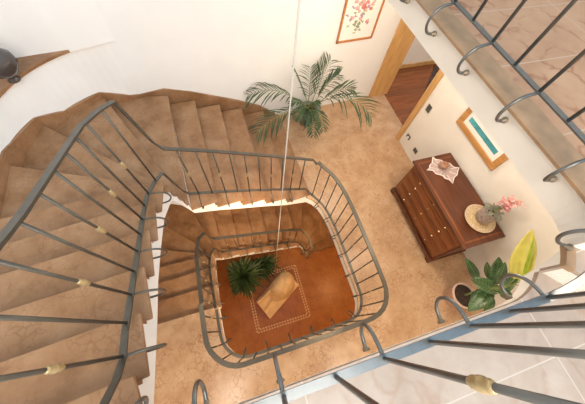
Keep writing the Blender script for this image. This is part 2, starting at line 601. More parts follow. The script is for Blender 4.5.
# stone skirting following the upper flight along the wall
sk = [(1.02, 3.60, F1 + .10), (.73, 3.59, F1 + .36), (.36, 3.58, F1 + .56), (0, 3.58, F1 + .73), (-.36, 3.565, F1 + .90), (-.71, 3.548, F1 + 1.03)]
path = list(sk)
arcpts = [(93, 2.90), (99, 2.88), (114, 2.70), (137, 2.68), (152, 2.50), (172, 2.43), (180, 2.37)]
for ang, k in arcpts:
    r_ = AR - .0
    path.append((AC[0] + r_ * math.cos(math.radians(ang)), AC[1] + r_ * math.sin(math.radians(ang)), D(k)))
for y, k in ((1.62, 9.4), (1.46, 10.1), (1.10, 11.1), (.78, 12.1), (.47, 13.1), (.15, 14.1), (-.15, 15.1), (-.34, 16)):
    path.append((-2.2, y, F1 + RISE * k + .09))
b = MB()
rows = []
for i, p in enumerate(path):
    a, c = path[max(i - 1, 0)], path[min(i + 1, len(path) - 1)]
    h = Vector((c[0] - a[0], c[1] - a[1], 0)).normalized()
    s = Vector((h.y, -h.x, 0)) * -1       # into the room
    q = Vector(p)
    rows.append([q - s * .02, q + s * .022, q + s * .022 - Vector((0, 0, .36)), q - s * .02 - Vector((0, 0, .36))])
b.quadstrip(rows, True)
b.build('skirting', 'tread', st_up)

# ------------------------------------------------------------------ middle landing, corner steps and gallery
CC, CR = (1.22, .165), .40


def pol(a, r, c=CC):
    return (c[0] + r * math.cos(math.radians(a)), c[1] + r * math.sin(math.radians(a)))


def ring(a0, a1, r, n=8):
    return [pol(a0 + (a1 - a0) * i / n, r) for i in range(n + 1)]


e2 = ring(-50, -90, CR, 8) + [(-.36, -.236), (-.52, -.225), (-.60, -.20)]
b = MB()
b.poly_prism(e2 + [(-2.2, -.34), (-3.4, -.34), (-3.4, -3.2), pol(-50, 3.0)], F2, F2 - .03)
struct(b.build('floor.002', 'tile'), 'pale tiled landing floor under the nearest balusters', 'floor')
b = MB()
ins = ring(-50, -90, CR + .015, 8) + [(-.36, -.25), (-.52, -.24), (-.59, -.22)]
b.poly_prism(ins + [(-2.2, -.36), (-3.4, -.36), (-3.4, -3.2), pol(-50, 3.0)], F2 - .03, F2 - .13)
# sloping plaster band that carries the corner steps up to the gallery
STEPS = [(-50, -34, F2 + RISE, F2 - .13, F3 - .21)]


def far(a):
    return pol(a, 2.3)


for a0, a1, zt, zb0, zb1 in STEPS:
    n = 6
    for i in range(n):
        s0, s1 = a0 + (a1 - a0) * i / n, a0 + (a1 - a0) * (i + 1) / n
        h0, h1 = zb0 + (zb1 - zb0) * i / n, zb0 + (zb1 - zb0) * (i + 1) / n
        b.poly_prism([pol(s0, CR + .015), far(s0), far(s1), pol(s1, CR + .015)], zt - .03, [h0, h0, h1, h1])
gal = ring(-34, 0, CR, 6) + [(CC[0] + CR, 3.74)]
gi = ring(-34, 0, CR + .015, 6) + [(CC[0] + CR + .015, 3.70)]
b.poly_prism(gi + [(4.4, 3.79), (4.4, -1.1), pol(-34, 2.3)], F3 - .012, F3 - .20)
struct(b.build('ceiling.001', 'cream'), 'cream plastered edge and underside of the upper landing and gallery', 'ceiling')
b = MB()
wide = 0.0
b.poly_prism(gal + [(4.4, 3.79), (4.4, -1.1), pol(-34, 2.3)], F3, F3 - .012)
struct(b.build('floor.003', 'tile2'), 'rose marble tiled floor of the upper gallery', 'floor')
# border course along the gallery edge
b = MB()
ro = ring(-34, 0, CR - .012, 6) + [(CC[0] + CR - .012, 3.72)]
ri = ring(-34, 0, CR + .17, 6) + [(CC[0] + CR + .17, 3.73)]
b.poly_prism(ro + ri[::-1], F3 + .003, F3 - .014)
struct(b.build('trim_2', 'edge'), 'grey brown marble border along the gallery edge', 'floor border')
cs = empty('staircase.002', (1.3, -.2, F2), 'short curved steps rising from the pale landing to the gallery beside the yellow leaf', 'staircase')
for a0, a1, zt, zb0, zb1 in STEPS:
    t = MB()
    t.poly_prism(ring(a0 - 2, a1, CR - .012, 4) + [far(a1), far(a0)], zt, zt - .03)
    t.build('tread', 'tile', cs, bevel=.004)
    t = MB()
    t.poly_prism(ring(a0 - 2, a1, CR - .016, 4) + ring(a1, a0 - 2, CR + .03, 4), zt + .001, zt - .031)
    t.build('nosing', 'edge', cs)
    t = MB()
    fx, fy = far(a0)
    t.poly_prism([pol(a0, CR), (fx, fy), (fx + .02, fy + .01), pol(a0 + 2.5, CR)], zt - .03, zt - RISE)
    t.build('riser', 'tile', cs)

# ------------------------------------------------------------------ railings


def resample(path, step, s0):
    P = [Vector(p) for p in path]
    L = [0]
    for i in range(1, len(P)):
        L.append(L[-1] + math.hypot(P[i].x - P[i - 1].x, P[i].y - P[i - 1].y))
    out = []
    s = s0
    while s < L[-1] - 1e-4:
        for i in range(1, len(P)):
            if L[i] >= s:
                t = (s - L[i - 1]) / max(L[i] - L[i - 1], 1e-6)
                p = P[i - 1].lerp(P[i], t)
                d = P[i] - P[i - 1]
                d.z = 0
                out.append((p, d.normalized()))
                break
        s += step
    return out


def smooth_path(path, n=2):
    P = [Vector(p) for p in path]
    for _ in range(n):
        Q = [P[0]]
        for i in range(len(P) - 1):
            Q.append(P[i].lerp(P[i + 1], .25))
            Q.append(P[i].lerp(P[i + 1], .75))
        Q.append(P[-1])
        P = Q
    return P


def railing(root, path, height, spots, out_sign, collar_h, first=0, hook_out=.10, hook_drop=.22, br=.008, hw=.046, mat='iron'):
    """spots: (point, tangent) of every baluster on the bottom bar; every second one has a collar and a wall hook"""
    m = MB()
    m.strip(path, .036, .009)
    m.build('bottom_rail', mat, root)
    m = MB()
    m.strip([(p[0], p[1], p[2] + (height(p) if callable(height) else height)) for p in path], hw, .014)
    m.build('handrail', mat, root)
    for i, (p, d) in enumerate(spots):
        h = height(p) if callable(height) else height
        m = MB()
        m.tube([p, p + Vector((0, 0, h))], br, 8)
        bal = m.build('baluster', mat, root, smooth=True)
        if i % 2 != first:
            continue
        c = p + Vector((0, 0, h * collar_h))
        m = MB()
        R = br * 1.6
        prof = [(br, -.04), (R * .8, -.034), (R, -.026), (R * .8, -.016), (R * 1.15, -.007), (R * 1.15, .007), (R * .8, .016), (R, .026), (R * .8, .034), (br, .04)]
        m.lathe(prof, c, 12)
        m.build('collar', 'brass', bal, smooth=True)
        o = Vector((-d.y, d.x, 0)) * out_sign
        zz = Vector((0, 0, 1))
        E = .035 if hook_out > 0 else 0
        hp = [p, p - zz * .012 + o * .012, p - zz * .015 + o * (hook_out * .45), p - zz * .03 + o * (hook_out * .85), p - zz * (.35 * hook_drop) + o * (hook_out * 1.12),
              p - zz * (.62 * hook_drop) + o * (hook_out * 1.18), p - zz * (.85 * hook_drop) + o * (hook_out * 1.0), p - zz * hook_drop + o * (hook_out * .7), p - zz * (hook_drop * 1.02) + o * .02]
        m = MB()
        m.tube(smooth_path(hp, 2), br * .95, 8)
        hk = m.build('bracket', mat, root, smooth=True)
        m = MB()
        m.lathe([(.004, .0), (.019, .0), (.019, .010), (.011, .016), (.011, .034), (.004, .036)], p - zz * (hook_drop * 1.02) + o * .018, 12, axis=o)
        m.build('flange', 'flange', hk, smooth=True)


def q(x, y, Z):
    return (x, y, D(Z))


# landing railing round the void
LP = [q(1.10, 1.745, 3.70), q(1.17, 1.665, 3.74), q(1.24, 1.55, 3.75), q(1.29, 1.38, 3.75), q(1.318, 1.15, 3.75), q(1.325, .9, 3.75), q(1.325, .12, 3.75), q(1.30, -.02, 3.75), q(1.22, -.14, 3.75), q(1.10, -.198, 3.75),
      q(.9, -.215, 3.75), q(-.28, -.225, 3.75), q(-.41, -.205, 3.75), q(-.52, -.13, 3.75), q(-.60, -.005, 3.75), q(-.615, .10, 3.75), q(-.615, .42, 3.75)]
LPs = [tuple(v) for v in smooth_path(LP, 1)]
r1 = empty('stair_railing', (1.32, .5, F1), 'dark iron railing running round the rounded opening in the landing floor', 'railing')
railing(r1, LPs, .86, resample(LPs, .153, .06), 1, .48, 1, hook_out=-.085, hook_drop=.20)

# upper flight railing
UPR = [q(1.10, 1.752, 3.705), q(1.05, 1.80, 3.65), q(.36, 1.765, 3.31), q(-.20, 1.73, 3.04), q(-.56, 1.69, 2.86), q(-.60, 1.665, 2.74), q(-.655, 1.60, 2.22), q(-.715, 1.48, 2.17), q(-.765, 1.30, 2.10), q(-.77, 1.10, 2.02), q(-.755, .60, 1.80), q(-.72, .2, 1.57),
       q(-.69, .07, 1.475), q(-.675, .0, 1.39), q(-.662, -.13, 1.19)]


def up_h(p):
    return .80 + .075 * max(0, min(1, (1.1 - p[0]) / 1.7))


r2 = empty('stair_railing.001', (-.7, .9, F2 - .8), 'iron railing with brass collars climbing the upper flight at the left', 'railing')
sp = []
for x in (.93, .775, .62, .465, .31, .155, 0, -.155, -.31, -.465):
    zf = 3.66 + (x - 1.07) * (.80 / 1.63)
    yf = 1.80 + (x - 1.07) * (.11 / 1.63)
    sp.append((Vector(q(x, yf, zf)), Vector((-1, 0, 0))))
for y in (1.50, 1.34, 1.19, 1.04, .885, .73, .57, .41, .245, .085):
    for i in range(6, len(UPR) - 1):
        a, c = UPR[i], UPR[i + 1]
        if a[1] >= y >= c[1]:
            t = (a[1] - y) / (a[1] - c[1])
            sp.append((Vector(lin(a, c, t)), Vector((0, -1, 0))))
            break
railing(r2, UPR, up_h, sp, -1, .50, 1, hook_out=-.125, hook_drop=.22, hw=.034)

# lower flight railing
LOR = [q(1.20, 1.18, 6.0), q(1.19, 1.34, 5.93), q(1.14, 1.47, 5.82), q(1.03, 1.55, 5.70), q(.8, 1.56, 5.56), q(-.52, 1.53, 4.95), q(-.555, 1.51, 4.86), q(-.60, 1.475, 4.46), q(-.66, 1.38, 4.36), q(-.69, 1.22, 4.28), q(-.69, 1.05, 4.17), q(-.64, .45, 3.86)]
r3 = empty('stair_railing.002', (0, 1.55, .9), 'darkest iron railing of the lower flight down in the stairwell', 'railing')
sp = []
for x in (.95, .80, .65, .5, .35, .2, .05, -.1, -.25, -.4):
    t = (x - 1.03) / (-.52 - 1.03)
    sp.append((Vector(q(x, 1.555 - .025 * t, 5.67 - .72 * t)), Vector((-1, 0, 0))))
for y in (1.25, 1.1, .95, .8, .65, .5):
    for i in range(7, len(LOR) - 1):
        a, c = LOR[i], LOR[i + 1]
        if a[1] >= y >= c[1]:
            sp.append((Vector(lin(a, c, (a[1] - y) / (a[1] - c[1]))), Vector((0, -1, 0))))
            break
sp.insert(0, (Vector(q(1.185, 1.36, 5.92)), Vector((-.3, 1, 0)).normalized()))
sp.insert(0, (Vector(q(1.20, 1.20, 5.99)), Vector((0, 1, 0))))
railing(r3, LOR, .80, sp, -1, .5, 1, hook_out=-.09, hook_drop=.2)

# gallery railing, nearest to the viewer
BR = .41


def bz(a):                     # bar height round the corner
    return 1.20 + (.875 - 1.20) * max(0, min(1, (a + 82) / 62))


GP = [q(-.655, -.15, 1.195), q(-.62, -.205, 1.198), q(-.54, -.237, 1.20), q(1.22, -.240, 1.20)] + [q(*pol(a_, BR), bz(a_)) for a_ in range(-82, -1, 8)] + [q(1.63, .165, .875), q(1.63, 3.7, .875)]
r4 = empty('stair_railing.003', (1.3, -.2, F2), 'iron railing with sky reflection put into its paler colour, bordering the upper landing and gallery, nearest the viewer', 'railing')
sp = []
sp.append((Vector(q(-.62, -.205, 1.198)), Vector((.8, -.6, 0))))
for x in (-.48, -.33, -.17, -.007, .2065, .42, .6335, .847, 1.0605):
    sp.append((Vector(q(x, -.239, 1.20)), Vector((1, 0, 0))))
for a_ in (-82, -59, -37):
    sp.append((Vector(q(*pol(a_, BR), bz(a_))), Vector((-math.sin(math.radians(a_)), math.cos(math.radians(a_)), 0))))
for i in range(16):
    sp.append((Vector(q(1.63, .061 + .2085 * i, .875)), Vector((0, 1, 0))))
railing(r4, GP, .90, sp, 1, .60, 0, hook_out=.115, hook_drop=.2, br=.0098, mat='iron_skylit')


# ------------------------------------------------------------------ placing by sight line at a known depth
def sight(px, py):
    c = ((px - 292.5), (py - 202.0), 261.0)
    return Vector([ROWS[i][0] * c[0] + ROWS[i][1] * c[1] + ROWS[i][2] * c[2] for i in range(3)])


def at(px, py, Z):
    v = sight(px, py)
    return Vector((v.x / -v.z * Z, v.y / -v.z * Z, D(Z)))


def on_right(px, py, x=3.24):
    v = sight(px, py)
    return Vector((x, v.y / v.x * x, HC + v.z / v.x * x))


def yw(x):
    return 3.53 + (x + 1.0) * .0565


# ------------------------------------------------------------------ stone sill and jug on it
b = MB()
fr = [(AC[0] + (AR - .035) * math.cos(math.radians(g)), AC[1] + (AR - .035) * math.sin(math.radians(g))) for g in range(114, 181, 6)]
b.poly_prism(fr + [(-2.165, 1.6), (-3.4, 1.6), (-3.4, 3.205), (-1.5, 3.40)], SILL, SILL - .03)
struct(b.build('trim_3', 'tread'), 'tapering brown marble sill in the corner recess of the white wall', 'sill')
jx, jy = at(15, 80, 2.09).x, at(15, 80, 2.09).y
j = empty('jug', (jx, jy, SILL), 'dark glazed jug standing on the stone sill of the wall recess', 'jug')
b = MB()
b.lathe([(.055, 0), (.06, .012), (.035, .03), (.04, .05), (.11, .10), (.155, .17), (.15, .24), (.10, .30), (.06, .33), (.07, .36), (.06, .36), (.05, .33)], (jx, jy, SILL), 28)
b.build('body', 'jug', j, smooth=True)
b = MB()
b.tube(smooth_path([(jx - .10, jy - .08, SILL + .30), (jx - .17, jy - .13, SILL + .30), (jx - .19, jy - .15, SILL + .2), (jx - .15, jy - .11, SILL + .12), (jx - .10, jy - .08, SILL + .11)], 2), .013, 8)
b.build('handle', 'jug', j, smooth=True)

# ------------------------------------------------------------------ pictures, switch and sockets
p = empty('picture', (2.36, yw(2.36), D(2.58)), 'framed print of a pink and red flower bouquet on the white back wall', 'picture')
X0, X1, ZB, ZT = 2.03, 2.68, D(2.585), D(1.62)


def wallbox(b, x0, x1, o0, o1, z0, z1):
    b.poly_prism([(x0, yw(x0) - o0), (x1, yw(x1) - o0), (x1, yw(x1) - o1), (x0, yw(x0) - o1)], z1, z0)


b = MB()
wallbox(b, X0, X1, .003, .028, ZB, ZB + .028)
wallbox(b, X0, X1, .003, .028, ZT - .028, ZT)
wallbox(b, X0, X0 + .028, .003, .028, ZB, ZT)
wallbox(b, X1 - .028, X1, .003, .028, ZB, ZT)
b.build('frame', 'frame', p)
b = MB()
wallbox(b, X0 + .02, X1 - .02, .004, .010, ZB + .02, ZT - .02)
pb = b


def on_back(px, py):
    v = sight(px, py)
    # y = a + k x
    k, a_ = .0565, 3.53 + .0565
    s_ = a_ / (v.y - k * v.x)
    return Vector((v.x * s_, v.y * s_, HC + v.z * s_))


def print_spot(b, px, py, r, n=9, st=1.0):
    c = on_back(px, py)
    o = .0105 + random.random() * .002
    ph = random.random() * 6
    ring_ = []
    for k in range(n):
        rr = r * (.8 + .35 * random.random())
        x = c.x + rr * math.cos(2 * PI * k / n + ph)
        z = c.z + rr * st * math.sin(2 * PI * k / n + ph)
        ring_.append((x, yw(x) - o, z))
    vs = [b.bm.verts.new(t_) for t_ in ring_]
    b.bm.faces.new(vs)


def cropxy(x, y):
    return 320 + x / 5.77, y / 5.77


for mi, (nm, mt, spots) in enumerate((('sprigs', 'sprig', [(205, 125, .03), (215, 150, .03), (205, 170, .02), (220, 130, .03), (195, 140, .025), (160, 152, .015), (240, 120, .02), (195, 185, .015), (225, 165, .018), (250, 75, .02), (200, 75, .02), (260, 60, .02)]),
                      ('pink_blooms', 'pink', [(235, 25, .045), (215, 45, .035), (300, 20, .03), (265, 55, .03), (185, 100, .03), (270, 115, .025), (250, 0, .04), (210, 5, .035), (232, 105, .03), (310, 5, .03), (225, 62, .025)]),
                      ('mauve_blooms', 'mauve', [(240, 88, .03), (155, 90, .02), (175, 108, .024), (205, 90, .018), (190, 40, .02), (275, 130, .02), (210, 52, .022), (280, 35, .02)]),
                      ('red_blooms', 'red', [(255, 30, .045), (292, 46, .032), (275, 8, .03), (262, 42, .03), (240, 10, .022), (268, 122, .018), (170, 118, .014), (245, 45, .02)]))):
    n0 = len(pb.bm.faces)
    for (x, y, r) in spots:
        for rep_ in range(5):
            print_spot(pb, *cropxy(x + random.uniform(-7, 7), y + random.uniform(-6, 6)), r * .62)
    pb.bm.faces.ensure_lookup_table()
    for f_ in pb.bm.faces[n0:]:
        f_.material_index = mi + 1
bo = pb.build('sheet', 'paper', p)
for mt in ('sprig', 'pink', 'mauve', 'red'):
    bo.data.materials.append(M[mt])

p = empty('painting', (3.24, 1.41, D(2.67)), 'amber wood framed picture with a teal band on the cream wall above the chest', 'picture')
Y0, Y1, ZB, ZT = .98, 1.84, D(2.675), D(2.02)
b = MB()
b.box(3.205, 3.237, Y0, Y1, ZB, ZB + .085)
b.box(3.205, 3.237, Y0, Y1, ZT - .085, ZT)
b.box(3.205, 3.237, Y0, Y0 + .085, ZB + .085, ZT - .085)
b.box(3.205, 3.237, Y1 - .085, Y1, ZB + .085, ZT - .085)
b.build('frame', 'frame2', p, bevel=.008)
b = MB()
b.box(3.222, 3.234, Y0 + .08, Y1 - .08, ZB + .08, ZT - .08)
b.build('mount', 'paper', p)
b = MB()
b.box(3.2205, 3.2225, Y0 + .145, Y1 - .13, ZB + .155, ZB + .225)
b.build('teal_band', 'teal', p)

p = empty('light_switch', (3.238, 2.37, D(2.94)), 'small dark light switch on the cream wall beside the doorway', 'light switch')
b = MB()
b.box(3.228, 3.238, 2.325, 2.415, D(3.0), D(2.88))
b.build('plate', 'switch', p, bevel=.002)
b = MB()
b.box(3.223, 3.229, 2.345, 2.367, D(2.975), D(2.905))
b.box(3.223, 3.229, 2.373, 2.395, D(2.975), D(2.905))
b.build('rocker', 'switch', p)
p = empty('power_socket', (3.238, 2.07, D(3.66)), 'dark wall socket low on the wall, right beside the corner of the chest', 'socket')
b = MB()
b.box(3.228, 3.238, 2.02, 2.12, D(3.70), D(3.62))
b.build('plate', 'switch', p, bevel=.002)
b = MB()
for dy in (-.025, 0, .025):
    b.lathe([(.008, 0), (.008, .004)], (3.230, 2.07 + dy, D(3.66)), 10, axis=(-1, 0, 0))
b.build('socket_face', 'switch', p)
p = empty('power_socket.001', (3.238, 2.37, D(3.63)), 'wall socket holding a white plug, low on the wall between doorway and chest', 'socket')
b = MB()
b.box(3.228, 3.238, 2.32, 2.42, D(3.67), D(3.59))
b.build('plate', 'switch', p, bevel=.002)
b = MB()
b.lathe([(.022, 0), (.022, .02), (.016, .035), (.006, .05)], (3.228, 2.36, D(3.63)), 14, axis=(-1, 0, 0))
b.build('plug', 'whiteplug', p, smooth=True)

# rug in the side room
b = MB()
pts = [(4.43, 3.60), (5.15, 4.36), (6.05, 3.55), (5.35, 2.80)]
b.poly_prism(pts, F1 + .013, F1 + .002)
tag(b.build('rug', 'rug'), 'dark patterned rug on the parquet of the room beyond the doorway', 'rug')

# ------------------------------------------------------------------ chest of drawers
ZC = D(3.03)
ch = empty('chest_of_drawers', (2.89, .87, F1), 'dark red brown wooden chest of drawers against the landing wall', 'chest of drawers')
b = MB()
b.box(2.60, 3.20, .22, 1.52, F1 + .10, ZC - .035)
b.build('body', 'chest', ch, bevel=.006)
b = MB()
b.box(2.555, 3.21, .18, 1.56, ZC - .035, ZC)
b.build('top', 'chest', ch, bevel=.008)
b = MB()
for (xa, xb, ya, yb) in ((2.60, 3.17, .24, .262), (2.60, 3.17, 1.478, 1.50), (2.60, 2.622, .262, 1.478)):
    b.box(xa, xb, ya, yb, ZC, ZC + .0015)
b.build('stringing', 'chestlight', ch)
b = MB()
b.poly_prism([(2.555, .20), (3.21, .20), (3.21, 1.53), (2.555, 1.53)], F1 + .115, F1 + .06)
b.build('plinth', 'chest', ch, bevel=.01)
for (xa, ya) in ((2.56, .20), (2.56, 1.44), (3.13, .20), (3.13, 1.44)):
    b = MB()
    b.poly_prism([(xa, ya), (xa + .08, ya), (xa + .08, ya + .09), (xa, ya + .09)], F1 + .06, F1)
    b.build('foot', 'chest', ch, bevel=.01)
zz = ZC - .05
for hgt in (.115, .175, .185, .195):
    b = MB()
    b.box(2.578, 2.60, .25, 1.49, zz - hgt + .012, zz)
    dr = b.build('drawer', 'chestlight', ch, bevel=.006)
    b = MB()
    for (ya, yb, za, zb) in ((.28, 1.46, -.030, -.022), (.28, 1.46, -hgt + .034, -hgt + .042)):
        b.box(2.574, 2.579, ya, yb, zz + za, zz + zb)
    b.build('moulding', 'chest', dr)
    for y in (.52, 1.22):
        b = MB()
        b.lathe([(.006, 0), (.006, .012), (.014, .018), (.016, .026), (.010, .034), (.002, .036)], (2.578, y, zz - hgt / 2), 12, axis=(-1, 0, 0))
        b.build('knob', 'keyhole', dr, smooth=True)
    b = MB()
    b.box(2.574, 2.579, .862, .878, zz - hgt / 2 - .016, zz - hgt / 2 + .016)
    b.build('keyhole_plate', 'keyhole', dr)
    zz -= hgt

# lace doily and the shell on it
def dc(x, y):
    return 415 + x / 10.1, 150 + y / 10.1


outl = [(180, 70), (205, 95), (235, 100), (265, 105), (300, 130), (350, 135), (375, 160), (395, 175), (445, 180), (430, 215), (425, 250), (395, 275), (380, 335), (345, 297), (300, 285), (285, 262), (255, 250), (210, 240), (180, 205), (120, 200), (150, 180), (150, 155), (175, 130)]
pts = [at(*dc(*o_), 3.03 - .006) for o_ in outl]
cx = sum(p_.x for p_ in pts) / len(pts)
cy = sum(p_.y for p_ in pts) / len(pts)
dl = empty('lace_doily', (cx, cy, ZC), 'white lace doily with pointed corners lying on the dark chest top', 'doily')
b = MB()
b.poly_prism([(cx + (p_.x - cx) * .94, cy + (p_.y - cy) * .94) for p_ in pts], ZC + .005, ZC + .002)
b.build('net', 'lacefill', dl)
b = MB()
lp = [(p_.x, p_.y, ZC + .006) for p_ in pts]
b.tube(lp + lp[:1], .0085, 6)
for k in range(0, len(lp), 2):
    a_, c_ = Vector(lp[k]), Vector((cx, cy, ZC + .006))
    b.tube([a_, a_.lerp(c_, .55)], .004, 5)
b.build('edging', 'lace', dl, smooth=True)
sc_ = at(*dc(285, 168), 3.0)
sh = empty('shell_ornament', (sc_.x, sc_.y, ZC + .008), 'small brown shell ornament sitting on the white lace doily', 'ornament')
b = MB()
sp_ = [(sc_.x + .05 * (1 - t_ / 22) * math.cos(t_ * .62), sc_.y + .05 * (1 - t_ / 22) * math.sin(t_ * .62), ZC + .045 + .0015 * t_) for t_ in range(20)]
b.tube(sp_, [.036 * (1 - t_ / 24) for t_ in range(20)], 10)
b.build('whorl', 'shell', sh, smooth=True)
b = MB()
e_ = at(*dc(355, 150), 3.0)
b.blade((sc_.x, sc_.y, ZC + .05), (e_.x - sc_.x, e_.y - sc_.y, -.02), .13, .07, droop=.1, fold=.5)
b.build('lip', 'shell', sh, solid=.006)

# wicker tray with a flowering pot plant
tcx, tcy = 2.985, .49
tr = empty('wicker_tray', (tcx, tcy, ZC), 'round pale wicker tray on the near end of the chest top', 'tray')
b = MB()
b.lathe([(.005, .004), (.12, .004), (.125, .012), (.15, .014), (.155, .020), (.175, .020), (.18, .030), (.195, .036), (.205, .034), (.20, .022), (.18, .008), (.12, .0)], (tcx, tcy, ZC), 40)
b.build('rim', 'wicker', tr, smooth=False)
b = MB()
for r_ in (.035, .06, .085, .11):
    b.tube([(tcx + r_ * math.cos(2 * PI * k / 28), tcy + r_ * math.sin(2 * PI * k / 28), ZC + .008) for k in range(29)], .008, 6)
b.build('coil', 'wickerin', tr, smooth=True)
orc = empty('potted_flower', (tcx + .02, tcy, ZC + .014), 'grey brown pot with drooping grey leaves and a pink flower spray on the wicker tray', 'pot plant')
b = MB()
b.lathe([(.06, .0), (.09, .03), (.105, .10), (.10, .17), (.08, .215), (.088, .235), (.076, .235), (.07, .20)], (tcx + .02, tcy, ZC + .016), 20)
b.build('pot', 'tweed', orc, smooth=True)
b = MB()
b.lathe([(.001, 0), (.072, .0), (.05, .02), (.001, .03)], (tcx + .02, tcy, ZC + .22), 12)
b.build('soil', 'soil', orc)
b = MB()
for k in range(9):
    a_ = k * 2.4
    d_ = Vector((math.cos(a_), math.sin(a_), .9))
    b.blade((tcx + .02, tcy, ZC + .23), d_, .15, .06, droop=1.6, fold=.2)
b.build('foliage', 'greyleaf', orc, solid=.002)
b = MB()
stems = []
for k in range(5):
    a_ = k * 1.26
    top = Vector((tcx + .03 + .03 * math.cos(a_), tcy + .03 * math.sin(a_), ZC + .52 + .06 * random.random()))
    b.tube([(tcx + .02, tcy, ZC + .18), (tcx + .02 + .015 * math.cos(a_), tcy + .015 * math.sin(a_), ZC + .36), top], .003, 5)
    stems.append(top)
b.build('stem', 'palmstem', orc)
b = MB()
for k in range(110):
    t_ = stems[k % 5]
    c_ = Vector((t_.x, t_.y, t_.z)) + Vector((random.gauss(0, .028), random.gauss(0, .028), -random.random() * .20))
    for m_ in range(4):
        a_ = m_ * PI / 2 + k
        b.blade(c_, (math.cos(a_), math.sin(a_), .35),   .021, .018, droop=.4, n=2, fold=.2)
b.build('blossom', 'bloom', orc)

# ------------------------------------------------------------------ palm in its pot
pc = Vector((1.60, 3.36, F1))
pm = empty('potted_palm', tuple(pc), 'green feathery palm in a pot at the foot of the upper stairs', 'palm')
b = MB()
b.lathe([(.12, 0), (.15, .02), (.185, .28), (.20, .30), (.20, .335), (.18, .335), (.17, .29)], pc, 28)
b.build('pot', 'greypot', pm, smooth=True)
b = MB()
b.lathe([(.001, .285), (.172, .285), (.10, .30), (.001, .31)], pc, 20)
b.build('soil', 'soil', pm)
crown = pc + Vector((0, 0, .31))
FR = [(249, 95, 3.15, .45, 1), (258, 132, 3.4, .40, 1), (323, 130, 3.45, .42, 1), (313, 135, 3.5, .36, .9), (371, 116, 3.1, .62, 1.1), (330, 61, 2.72, .08, 1), (311, 68, 2.76, .08, .9), (294, 68, 2.62, .10, .22),
      (338, 75, 2.82, .22, .8), (353, 90, 3.0, .32, .9), (295, 119, 3.42, .30, .8), (307, 124, 3.5, .28, .8), (320, 106, 3.38, .25, .7), (290, 104, 3.3, .25, .7)]
for (px, py, Z, lift, wd) in FR:
    tip = at(px, py, Z)
    lim = yw(tip.x) - .05
    if tip.y > lim:
        tip = tip * 1.0
        tip.y = lim
    base = crown + Vector((random.uniform(-.05, .05), random.uniform(-.05, .05), 0))
    mid = base.lerp(tip, .55) + Vector((0, 0, lift))
    mid.y = min(mid.y, yw(mid.x) - .06)
    def bez(t_):
        return base * (1 - t_) ** 2 + mid * (2 * t_ * (1 - t_)) + tip * t_ ** 2
    st = MB()
    st.tube([bez(i / 12) for i in range(13)], [.008 * (1 - .75 * i / 12) for i in range(13)], 6)
    sto = st.build('stem', 'palmstem', pm, smooth=True)
    fb = MB()
    n = 13
    L_ = (tip - base).length
    for i in range(n):
        t_ = .30 + .69 * i / (n - 1)
        pos = bez(t_)
        tg = (bez(min(1, t_ + .02)) - bez(t_ - .02)).normalized()
        sd = tg.cross(Vector((0, 0, 1)))
        if sd.length < .15:
            sd = tg.cross(Vector((0, 1, 0)))
        sd.normalize()
        ln = L_ * .36 * wd * (math.sin(PI * (.12 + .82 * (t_ - .30) / .7)) ** .7) + .03
        for sg in (-1, 1):
            d_ = (tg * random.uniform(.8, 1.15) + sd * sg * random.uniform(.65, 1.0) + Vector((0, 0, random.uniform(-.05, .2)))).normalized()
            ln_ = ln * random.uniform(.8, 1.15)
            bl = fb.blade(pos, d_, ln_, .022, droop=.8, n=4, fold=.3)
            for row in bl:
                pass
    for v in fb.bm.verts:
        lim = yw(v.co.x) - .012
        if v.co.y > lim:
            v.co.y = lim
    fb.build('frond', 'palmleaf', sto)

# ------------------------------------------------------------------ broad leaved plant
pc = Vector((2.665, -.355, F1))
bp = empty('broadleaf_plant', tuple(pc), 'broad leaved plant with one big yellow leaf in a pink pot near the chest', 'pot plant')
b = MB()
b.lathe([(.11, 0), (.125, .015), (.155, .27), (.172, .275), (.175, .32), (.152, .32), (.148, .26)], pc, 32)
b.build('pot', 'terra', bp, smooth=True)
b = MB()
b.lathe([(.001, .275), (.15, .275), (.08, .285), (.001, .29)], pc, 20)
b.build('soil', 'soil', bp)
sb = pc + Vector((0.02, 0, .28))
st_top = pc + Vector((-.03, .02, 1.05))
b = MB()
b.tube(smooth_path([sb, sb.lerp(st_top, .4) + Vector((.03, .02, 0)), st_top], 2), .014, 8)
b.build('stem', 'palmstem', bp, smooth=True)


def shp(t_):
    return max(.02, math.sin(PI * min(1, t_ ** .85 * .97 + .02)) ** .75)


def shp2(t_):
    return max(.015, (math.sin(PI * min(1, t_ ** .8)) ** .8))


